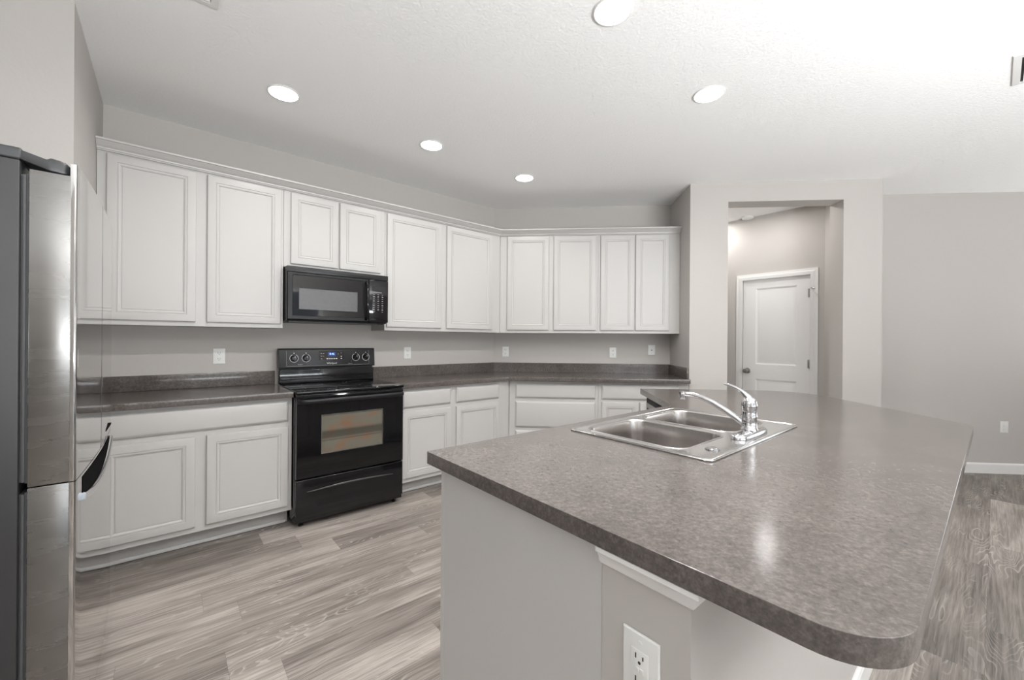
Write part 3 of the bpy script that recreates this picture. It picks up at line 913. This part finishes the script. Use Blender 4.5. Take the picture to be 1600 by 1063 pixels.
# ------------------------------------------------------------------ refrigerator (faces +s)
def make_fridge():
    t = thing('refrigerator', 'stainless steel french door refrigerator standing in the alcove at the left edge', 'refrigerator', W(-0.1935, 1.66), R(135))
    wd_ = 0.908
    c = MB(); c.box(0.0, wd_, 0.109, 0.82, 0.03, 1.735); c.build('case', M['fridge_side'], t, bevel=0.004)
    c = MB(); c.box(0.0, wd_, 0.106, 0.82, 1.736, 1.768); c.build('top_cap', M['fridge_plastic'], t, bevel=0.006, segs=3)
    for x in (0.06, wd_ - 0.06):
        for y in (0.16, 0.76):
            f = MB(); f.lathe([(0.02, 0), (0.02, 0.0298)], 16, 'Z', (x, y, 0)); f.build('foot', M['black_plastic'], t)
    k = MB(); k.box(0.02, wd_ - 0.02, 0.06, 0.1085, 0.032, 0.068); k.build('kick_grille', M['fridge_plastic'], t, bevel=0.003)
    def front(x): return 0.004 - 0.010 * math.sin(math.pi * min(1, max(0, x / wd_)))
    def skin(x0, x1, back=0.093):
        r = 0.006
        pts = [(x0, back)]
        for i in range(7):
            a = R(180 + 90 * i / 6)
            pts.append((x0 + r + r * math.cos(a), front(x0 + r) + r + r * math.sin(a)))
        for i in range(1, 12):
            x = x0 + r + (x1 - x0 - 2 * r) * i / 12
            pts.append((x, front(x)))
        for i in range(7):
            a = R(270 + 90 * i / 6)
            pts.append((x1 - r + r * math.cos(a), front(x1 - r) + r + r * math.sin(a)))
        pts.append((x1, back))
        return pts
    def leaf(name, x0, x1, z0, z1, tab):
        outer = skin(x0, x1)
        root = MB()
        # front skin only (thin shell), sides are a separate duller panel
        fr = [p for p in outer if p[1] < 0.016]
        inner = [(min(max(p[0], x0 + 0.002), x1 - 0.002), 0.018) for p in fr]
        poly = fr + inner[::-1]
        root.loft([[(p[0], p[1], z0) for p in poly], [(p[0], p[1], z1) for p in poly]], True, True)
        dd = root.build(name, M['steel_front'], t, smooth=35)
        sd = MB(); sd.box(x0 + 0.0004, x1 - 0.0004, 0.0165, 0.093, z0, z1 - tab); sd.build('door_side', M['steel_side'], dd, bevel=0.002)
        gk = MB()
        gk.box(x0 + 0.010, x1 - 0.010, 0.0935, 0.0990, z0 + 0.01, z1 - tab - 0.012)
        gk.box(x0 + 0.006, x1 - 0.006, 0.0990, 0.1040, z0 + 0.014, z1 - tab - 0.016)
        gk.box(x0 + 0.012, x1 - 0.012, 0.1040, 0.1085, z0 + 0.014, z1 - tab - 0.016)
        gk.build('gasket', M['gasket'], dd)
        return dd
    leaf('door', 0.0, 0.452, 0.8650, 1.750, 0.034)
    far = leaf('door', 0.456, wd_, 0.8650, 1.750, 0.034)
    drw = leaf('freezer_drawer', 0.0, wd_, 0.072, 0.8625, 0.0)
    # pocket grip: dark hollow with a polished lip below
    def crescent(z_top, dip, x0, x1, k=24):
        up = []; lo = []
        for i in range(k + 1):
            u = i / k
            x = x0 + (x1 - x0) * u
            up.append((x, z_top)); lo.append((x, z_top - 0.003 - dip * math.sin(math.pi * (0.24 + 0.76 * u)) ** 0.9))
        return up, lo
    up, lo = crescent(0.852, 0.068, 0.090, 0.766)
    h = MB()
    for (a, b) in zip(range(len(up) - 1), range(1, len(up))):
        q = [(up[a][0], front(up[a][0]) - 0.0012, up[a][1]), (up[b][0], front(up[b][0]) - 0.0012, up[b][1]),
             (lo[b][0], front(lo[b][0]) - 0.0012, lo[b][1]), (lo[a][0], front(lo[a][0]) - 0.0012, lo[a][1])]
        vv = [h.v(*p) for p in q]; h.face(vv)
    gr = h.build('grip_hollow', M['matte_black'], drw)
    l = MB(); l.tube([(x, front(x) - 0.004, z - 0.007) for x, z in lo], [(0.011, 0.010)] * len(lo), 12); l.build('grip_lip', M['chrome'], drw)
    l = MB(); l.box(0.615, 0.80, front(0.7) - 0.003, front(0.7) + 0.004, 0.893, 0.900); l.build('dark_slit', M['matte_black'], far)  # thin matte black slit low on the far door
    # hinge covers on top
    for sx, x in ((1, 0.002), (-1, wd_ - 0.002)):
        hc = MB()
        xa, xb = sorted((x, x + sx * 0.075))
        hc.loft([[(xa, 0.112, 1.7385), (xb, 0.112, 1.7385), (xb, 0.112, 1.764), (xa, 0.112, 1.764)],
                 [(xa, 0.062, 1.722), (xb, 0.062, 1.722), (xb, 0.062, 1.750), (xa, 0.062, 1.750)],
                 [(xa, 0.055, 1.720), (xb, 0.055, 1.720), (xb, 0.055, 1.756), (xa, 0.055, 1.756)],
                 [(xa + 0.006, 0.028, 1.720), (xb - 0.006, 0.028, 1.720), (xb - 0.006, 0.028, 1.753), (xa + 0.006, 0.028, 1.753)],
                 [(xa + 0.016, 0.020, 1.722), (xb - 0.016, 0.020, 1.722), (xb - 0.016, 0.020, 1.744), (xa + 0.016, 0.020, 1.744)]], True, True)
        hc.build('hinge_cover', M['fridge_plastic'], t, bevel=0.003, smooth=30)
    return t
make_fridge()

# ------------------------------------------------------------------ island
def island():
    # knee wall carrying the bar side (structure)
    kn0, kn1 = 0.316, 0.493
    kx = 1.50
    mm = MB()
    mm.prism([W(0.650, kn0), (kx + 0.0 + 0.0, kx + kn0 * Q2), (kx, 3.05), (kx - 0.19, 3.05), (kx - 0.19, kx - 0.19 + kn1 * Q2), W(0.650, kn1)], 0, 0.8745)
    struct(mm.build('wall_island', M['wall'], smooth=0))
    bs = MB(); bs.sweep([W(0.650, kn1 - 0.001)[:2], W(0.650, kn0)[:2], (kx, kx + kn0 * Q2), (kx, 3.05)], BASE, side=1)
    struct(bs.build('baseboard_island', M['trim'], smooth=20))
    tr = MB()
    TR = [(0.0, 0.837), (0.006, 0.837), (0.007, 0.840), (0.010, 0.842), (0.012, 0.852), (0.017, 0.861), (0.022, 0.865), (0.022, 0.874), (0.0, 0.874)]
    tr.sweep([W(0.650, kn1)[:2], W(0.650, kn0)[:2], (kx, kx + kn0 * Q2), (kx, 3.05)], TR, side=1)
    struct(tr.build('trim_1', M['trim'], smooth=20))
    # sink cabinet (doors face +n, towards the range)
    cn0, cn1 = 0.4945, 1.110
    t = thing('island_cabinet', 'white island cabinet under the sink, its plain end panel facing the camera', 'base cabinet', W(0.660, cn1, 0), R(225), 'island cabinets')
    # local x = -s, local y = -n, front (doors) at -y
    def loc(p):
        d = Vector((p[0], p[1])) - Vector(W(0.660, cn1)[:2])
        c, s = math.cos(R(-225)), math.sin(R(-225))
        return (d.x * c - d.y * s, d.x * s + d.y * c)
    xL = 1.309
    foot = [W(0.660, cn1), W(0.660, cn0), (xL, xL + cn0 * Q2), (xL, 2.405), (0.735, 2.405), (0.735, 0.735 + cn1 * Q2)]
    b = MB(); b.prism([loc(p) for p in foot], 0.115, 0.874, top=False)
    b.build('body', M['cab'], t, smooth=20)
    k = MB(); k.prism([loc(W(0.665, cn1 - 0.08)), loc(W(0.665, cn0)), loc((xL, xL + cn0 * Q2)), loc((xL, 2.405)), loc((0.80, 2.405)), loc((0.80, 0.80 + (cn1 - 0.08) * Q2))], 0.0, 0.1145)
    k.build('toe_kick', M['cab'], t, smooth=20)
    e = MB(); e.box(0.0005, 0.0085, 0.022, cn1 - cn0, 0.0, 0.874)
    e.build('end_panel', M['cab'], t, smooth=20)
    e = MB(); e.box(-0.04, 0.0088, -0.0005, 0.0215, 0.115, 0.874); e.build('face_frame', M['cab'], t, bevel=0.0015, segs=1)
    for x0, x1 in ((-0.06, -0.56), (-0.61, -1.10)):
        cab_door(t, x1, x0, 0.15, 0.684, -0.0205)
    cab_drawer(t, -1.10, -0.06, 0.717, 0.853, -0.0205)
    # dishwasher in the back leg, front facing -x
    d = thing('dishwasher', 'black dishwasher with its front showing under the far end of the island worktop', 'dishwasher', (0.725, 3.012, 0), R(-90))
    bb = MB(); bb.box(0.0, 0.600, 0.026, 0.575, 0.10, 0.862); bb.build('tub', M['black_plastic'], d, bevel=0.002)
    kk = MB(); kk.box(0.01, 0.59, 0.08, 0.5, 0.0, 0.0995); kk.build('kick_plate', M['black_plastic'], d)
    dd = MB(); dd.box(0.0, 0.600, 0.0, 0.0255, 0.105, 0.735); dd.build('door', M['dw_black'], d, bevel=0.004)
    cp = MB(); cp.box(0.0, 0.600, -0.006, 0.0255, 0.738, 0.858); c2 = cp.build('control_panel', M['dw_black'], d, bevel=0.004)
    cp = MB(); cp.box(0.003, 0.597, -0.0085, -0.0055, 0.792, 0.826); cp.build('trim_band', M['print_grey'], c2, bevel=0.001, segs=1)
    # end cabinet: closing panel of the leg
    e = thing('island_cabinet', 'white end panel closing the island beside the black dishwasher', 'base cabinet', (0.735, 3.016, 0), 0, 'island cabinets')
    eb = MB(); eb.box(0, 0.572, 0, 0.034, 0, 0.874); eb.build('panel', M['cab'], e, bevel=0.0015, segs=1)
    # worktop
    w = thing('worktop', 'large grey stone-pattern island worktop holding the double sink', 'worktop', W(0.626, 1.158, 0.8755), 0, 'grey laminate worktops')
    og = W(0.626, 1.158)
    outer = [W(0.626, 1.158), W(0.626, 0.060), (1.825, 1.825 + 0.06 * Q2), (1.825, 3.115), (0.692, 3.095), (0.692, 0.692 + 1.158 * Q2)]
    rp = round_poly([(p[0], p[1]) for p in outer], [0.004, 0.095, 0.05, 0.30, 0.004, 0.0])
    hole = [W(1.228, 0.556), W(2.000, 0.556), W(2.000, 1.060), W(1.228, 1.060)]
    slab('countertop', [[(p[0] - og.x, p[1] - og.y) for p in rp], [(p[0] - og.x, p[1] - og.y) for p in hole]], 0, 0.0385, M['laminate'], w, 0.0012)
island()

# ------------------------------------------------------------------ sink and faucet
def rrect(x0, x1, y0, y1, r, z, seg=6):
    return [(p[0], p[1], z) for p in round_poly([(x0, y0), (x1, y0), (x1, y1), (x0, y1)], r, seg)]
def make_sink():
    s0, n0 = 1.208, 0.530
    t = thing('sink', 'double bowl stainless steel sink set into the island worktop', 'sink', W(s0, n0, 0.9145), A45)
    Wd, Dp = 0.815, 0.555
    bowls = [(0.045, 0.385, 0.115, 0.512), (0.430, 0.770, 0.115, 0.512)]
    # deck with two bowl holes
    outer = [(p[0], p[1]) for p in rrect(0, Wd, 0, Dp, 0.022, 0)]
    holes = [[(p[0], p[1]) for p in rrect(a, b, c, d, 0.055, 0, 8)] for a, b, c, d in bowls]
    o = slab('deck', [outer] + holes, 0.0003, 0.0055, M['sink'], t, 0.0022)
    rim = MB()
    rim.loft([rrect(0.001, Wd - 0.001, 0.001, Dp - 0.001, 0.022, 0.0004), rrect(0.002, Wd - 0.002, 0.002, Dp - 0.002, 0.022, 0.007),
              rrect(0.006, Wd - 0.006, 0.006, Dp - 0.006, 0.02, 0.0085), rrect(0.011, Wd - 0.011, 0.011, Dp - 0.011, 0.018, 0.0072),
              rrect(0.014, Wd - 0.014, 0.014, Dp - 0.014, 0.017, 0.0050)])
    rim.build('rim', M['sink'], t)
    for a, b, c, d in bowls:
        m_ = MB()
        rings = []
        for ins, z in ((-0.008, 0.0052), (-0.006, 0.0075), (-0.002, 0.0078), (0.002, 0.0055), (0.004, 0.0), (0.008, -0.05), (0.013, -0.135), (0.018, -0.155), (0.030, -0.167), (0.055, -0.172)):
            rings.append(rrect(a + ins, b - ins, c + ins, d - ins, max(0.02, 0.058 - ins * 0.3), z, 8))
        m_.loft(rings, False, True)
        bw = m_.build('bowl', M['bowl'], t, smooth=50)
        dr = MB(); cx, cy = (a + b) / 2, (c + d) / 2
        dr.lathe([(0.057, -0.1718), (0.055, -0.169), (0.044, -0.1695), (0.040, -0.176), (0.012, -0.178), (0.010, -0.172), (0.002, -0.171)], 28, 'Z', (cx, cy, 0), False, True)
        dr.build('drain', M['chrome'], bw)
    hc = MB(); hc.lathe([(0.022, 0.0056), (0.022, 0.0085), (0.018, 0.0105), (0.004, 0.011)], 24, 'Z', (0.135, 0.058, 0)); hc.build('hole_cover', M['chrome'], t)
make_sink()

def make_faucet():
    t = thing('faucet', 'chrome single-lever kitchen faucet mounted on the sink deck', 'faucet', W(1.660, 0.592, 0.9205), A45)
    b = MB()
    rr = []
    for ins, z in ((0, 0.0), (0, 0.008), (0.004, 0.013), (0.012, 0.017), (0.02, 0.019)):
        rr.append(rrect(-0.125 + ins, 0.125 - ins, -0.028 + ins * 0.9, 0.028 - ins * 0.9, 0.0275 - ins * 0.9, z, 8))
    b.loft(rr, True, True)
    b.build('base_plate', M['chrome'], t, smooth=50)
    c = MB()
    c.lathe([(0.030, 0.0185), (0.030, 0.024), (0.0265, 0.027), (0.0258, 0.062), (0.0275, 0.065), (0.0275, 0.071), (0.0262, 0.074), (0.0255, 0.098), (0.0275, 0.103), (0.0272, 0.111), (0.024, 0.128), (0.018, 0.138), (0.008, 0.142)], 36, 'Z')
    c.build('body', M['chrome'], t, smooth=50)
    # spout: leaves the body low, rises in an arc over the bowls
    sp = MB()
    dirv = Vector((-0.16, 1.0, 0)).normalized()
    prof = [(0.020, 0.040), (0.045, 0.058), (0.085, 0.084), (0.125, 0.106), (0.165, 0.122), (0.200, 0.130), (0.228, 0.132), (0.243, 0.130)]
    pts = [dirv * r + Vector((0, 0, z)) for r, z in prof]
    sp.tube(pts, [0.0125, 0.0120, 0.0115, 0.011, 0.0105, 0.010, 0.010, 0.0105], 18)
    so = sp.build('spout', M['chrome'], t, smooth=50)
    ae = MB(); e = dirv * 0.243
    ae.lathe([(0.004, 0.143), (0.0125, 0.141), (0.0135, 0.134), (0.0135, 0.122), (0.0125, 0.112), (0.010, 0.110)], 20, 'Z', (e.x, e.y, 0)); ae.build('aerator', M['chrome'], so)
    l = MB()
    lp = [(0.000, 0.122), (0.010, 0.142), (0.026, 0.158), (0.048, 0.172), (0.070, 0.180), (0.090, 0.184)]
    l.tube([dirv * (r - 0.004) + Vector((0, 0, z)) for r, z in lp], [(0.018, 0.020), (0.012, 0.017), (0.0075, 0.012), (0.0058, 0.0095), (0.005, 0.0085), (0.0045, 0.007)], 16)
    l.build('lever', M['chrome'], t, smooth=50)
make_faucet()

# ------------------------------------------------------------------ outlets and switches
def plate_mb(w, h):
    mm = MB()
    mm.panel(-w / 2, w / 2, -h / 2, h / 2, -0.006, [(0.0, 0.0055), (0.0, 0.003), (0.002, 0.001), (0.006, 0.0)])
    return mm
def duplex(label, loc, rotz, w=0.073, h=0.112):
    t = thing('outlet', label, 'outlet', loc, rotz, 'wall outlets')
    plate_mb(w, h).build('plate', M['white_plastic'], t, smooth=20)
    for dz in (0.021, -0.021):
        r = MB()
        r.loft([rrect(-0.017, 0.017, -0.0145, 0.0145, 0.010, 0)])
        r = MB()
        ring = [(p[0], p[1]) for p in rrect(-0.017, 0.017, -0.0145, 0.0145, 0.010, 0)]
        r.loft([[(x, -0.0061, dz + z) for x, z in ring], [(x, -0.0078, dz + z) for x, z in ring]], True, True)
        f = r.build('receptacle', M['white_plastic'], t, smooth=20)
        s = MB()
        s.box(-0.0075, -0.0053, -0.0082, -0.0077, dz - 0.001, dz + 0.009); s.box(0.0053, 0.0075, -0.0082, -0.0077, dz + 0.0, dz + 0.008)
        s.lathe([(0.0026, -0.0077), (0.0026, -0.0082)], 12, 'Y', (0, 0, dz - 0.007))
        s.build('slots', M['slot'], f, smooth=0)
    s = MB(); s.lathe([(0.0030, -0.006), (0.0030, -0.0072), (0.001, -0.0075)], 12, 'Y'); s.build('screw', M['white_plastic'], t)
    return t
duplex('white outlet on the wall left of the black range', W(0.281, 3.6395, 1.135), A45)
duplex('white outlet on the wall just right of the black range', W(1.753, 3.6395, 1.137), A45)
duplex('white outlet on the back wall near the angled corner', (-0.461, 4.5485, 1.137), 0)
duplex('white outlet on the back wall under the narrow-door wall cabinet', (0.721, 4.5485, 1.137), 0)

t = thing('wall_jack', 'white wall plate with a single centre jack, beside the pillar on the back wall', 'wall plate', (1.135, 4.5485, 1.168), 0, 'wall plates')
plate_mb(0.075, 0.112).build('plate', M['white_plastic'], t, smooth=20)
s = MB(); s.lathe([(0.006, -0.006), (0.006, -0.010), (0.003, -0.0105)], 16, 'Y'); s.build('jack', M['slot'], t)
t = thing('light_switch', 'small white plate low on the far right wall above the baseboard', 'wall plate', (4.441, 4.3635, 0.453), 0, 'wall plates')
plate_mb(0.072, 0.112).build('plate', M['white_plastic'], t, smooth=20)
for dz in (0.02, -0.02):
    s = MB(); s.box(-0.014, 0.014, -0.0075, -0.006, dz - 0.014, dz + 0.014); s.build('receptacle', M['white_plastic'], t, bevel=0.001)
t['category'] = 'outlet'; t.name = 'outlet'

def gfci():
    t = thing('outlet', 'large white outlet with test buttons on the end of the island', 'outlet', W(0.6495, 0.405, 0.683), R(-45), 'wall outlets')
    plate_mb(0.073, 0.124).build('plate', M['white_plastic'], t, smooth=20)
    r = MB(); r.box(-0.0172, 0.0172, -0.0078, -0.006, -0.034, 0.034)
    f = r.build('receptacle', M['white_plastic'], t, bevel=0.0012)
    s = MB()
    for dz in (0.019, -0.022):
        s.box(-0.0085, -0.0062, -0.0083, -0.0077, dz, dz + 0.009); s.box(0.0060, 0.0082, -0.0083, -0.0077, dz + 0.001, dz + 0.008)
        s.lathe([(0.0028, -0.0077), (0.0028, -0.0083)], 12, 'Y', (0, 0, dz - 0.006))
    s.build('slots', M['slot'], f, smooth=0)
    for x in (-0.0045, 0.0045):
        q = MB(); q.box(x - 0.0038, x + 0.0038, -0.0092, -0.0077, -0.0042, 0.0042); q.build('test_button', M['white_plastic'], f, bevel=0.0008)
    for z in (0.048, -0.048):
        q = MB(); q.lathe([(0.0032, -0.0058), (0.0032, -0.0070), (0.001, -0.0074)], 14, 'Y', (0, 0, z)); q.build('screw', M['white_plastic'], t)
gfci()

# ------------------------------------------------------------------ ceiling fittings
LENS = bpy.data.materials.new('led_lens')
LENS.use_nodes = True
bb = LENS.node_tree.nodes['Principled BSDF']
bb.inputs['Base Color'].default_value = (0.9, 0.9, 0.9, 1)
bb.inputs['Emission Color'].default_value = (1.0, 0.985, 0.96, 1)
bb.inputs['Emission Strength'].default_value = 6.0

def recessed_light(label, x, y, k=1.0, spread=85):
    t = thing('recessed_light', label, 'ceiling light', (x, y, CEIL), 0, 'recessed ceiling lights')
    r = MB()
    r.lathe([(0.088, -0.0004), (0.088, -0.003), (0.085, -0.006), (0.080, -0.007), (0.078, -0.0055), (0.077, -0.002), (0.077, -0.0004)], 48, 'Z', (0, 0, 0), False, False)
    r.build('trim_ring', M['trim'], t)
    l = MB(); l.lathe([(0.0768, -0.0006), (0.0768, -0.004), (0.060, -0.0052), (0.004, -0.0058)], 40, 'Z', (0, 0, 0), True, True)
    l.build('lens', LENS, t)
    li = bpy.data.lights.new('lamp', 'AREA')
    li.shape = 'DISK'; li.size = 0.124; li.energy = CAN_POWER * k; li.color = (1.0, 0.98, 0.955); li.spread = R(spread)
    o = bpy.data.objects.new('lamp', li); COL.objects.link(o)
    o.parent = t; o.location = (0, 0, -0.009)
    return t
rl = recessed_light
a, b = 2.765, 1.110
for label, s, n in (('recessed ceiling light above the tall left wall cabinet, nearest the refrigerator', 0.520, a),
                    ('recessed ceiling light in front of the microwave, in the row along the wall cabinets', 1.517, a),
                    ('recessed ceiling light nearest the angled corner of the wall cabinets', 2.463, a),
                    ('large recessed ceiling light at the top edge of the picture, over the island sink', 1.509, b),
                    ('recessed ceiling light above the far end of the island', 2.456, b)):
    p = W(s, n); rl(label, p.x, p.y, *((0.28, 150) if n == a else (1.0 if s > 2 else 1.7, 165)))
p = W(0.52, b); rl('recessed ceiling light over the near end of the island, above the picture', p.x, p.y, 1.6, 165)
rl('recessed ceiling light inside the hall, hidden behind the opening header', 2.31, 4.47, 0.45, 175)
rl('recessed ceiling light deeper inside the hall, hidden behind the pillar', 1.98, 5.15, 0.4, 175)

def vent(label, s0, s1, n0, n1):
    t = thing('ceiling_vent', label, 'air vent', W((s0 + s1) / 2, (n0 + n1) / 2, CEIL), A45, 'ceiling vents')
    hw, hd = (s1 - s0) / 2, (n1 - n0) / 2
    def fr(d, z): return [(-hw + d, -hd + d, z), (hw - d, -hd + d, z), (hw - d, hd - d, z), (-hw + d, hd - d, z)]
    f = MB(); f.loft([fr(0, -0.0005), fr(0.003, -0.006), (fr(0.026, -0.010)), fr(0.030, -0.010), fr(0.032, -0.0005)]); f.build('frame', M['trim'], t, smooth=20)
    b_ = MB(); b_.box(-hw + 0.032, hw - 0.032, -hd + 0.032, hd - 0.032, -0.0015, -0.0005); b_.build('backing', M['slot'], t, smooth=0)
    k = 9
    for i in range(k):
        y = -hd + 0.05 + (2 * hd - 0.10) * i / (k - 1)
        l = MB(); l.loft([[(-hw + 0.034, y - 0.010, -0.003), (hw - 0.034, y - 0.010, -0.003), (hw - 0.034, y - 0.009, -0.0015), (-hw + 0.034, y - 0.009, -0.0015)],
                          [(-hw + 0.034, y + 0.008, -0.012), (hw - 0.034, y + 0.008, -0.012), (hw - 0.034, y + 0.009, -0.0105), (-hw + 0.034, y + 0.009, -0.0105)]], True, True)
        l.build('slat', M['trim'], t, smooth=0)
vent('white ceiling vent at the right edge of the picture', 3.305, 3.681, -0.42, -0.05)
vent('white ceiling vent at the top left edge of the picture, over the refrigerator side', -0.20, 0.164, 1.90, 2.256)

t = thing('smoke_detector', 'round white smoke detector on the hall ceiling above the door', 'smoke detector', (2.353, 5.03, CEIL))
m = MB(); m.lathe([(0.066, -0.0005), (0.066, -0.012), (0.060, -0.024), (0.045, -0.032), (0.004, -0.034)], 32, 'Z'); m.build('housing', M['white_plastic'], t)
m = MB(); m.lathe([(0.070, -0.0004), (0.070, -0.006), (0.0665, -0.006)], 32, 'Z', (0, 0, 0), True, False); m.build('mount_ring', M['white_plastic'], t)
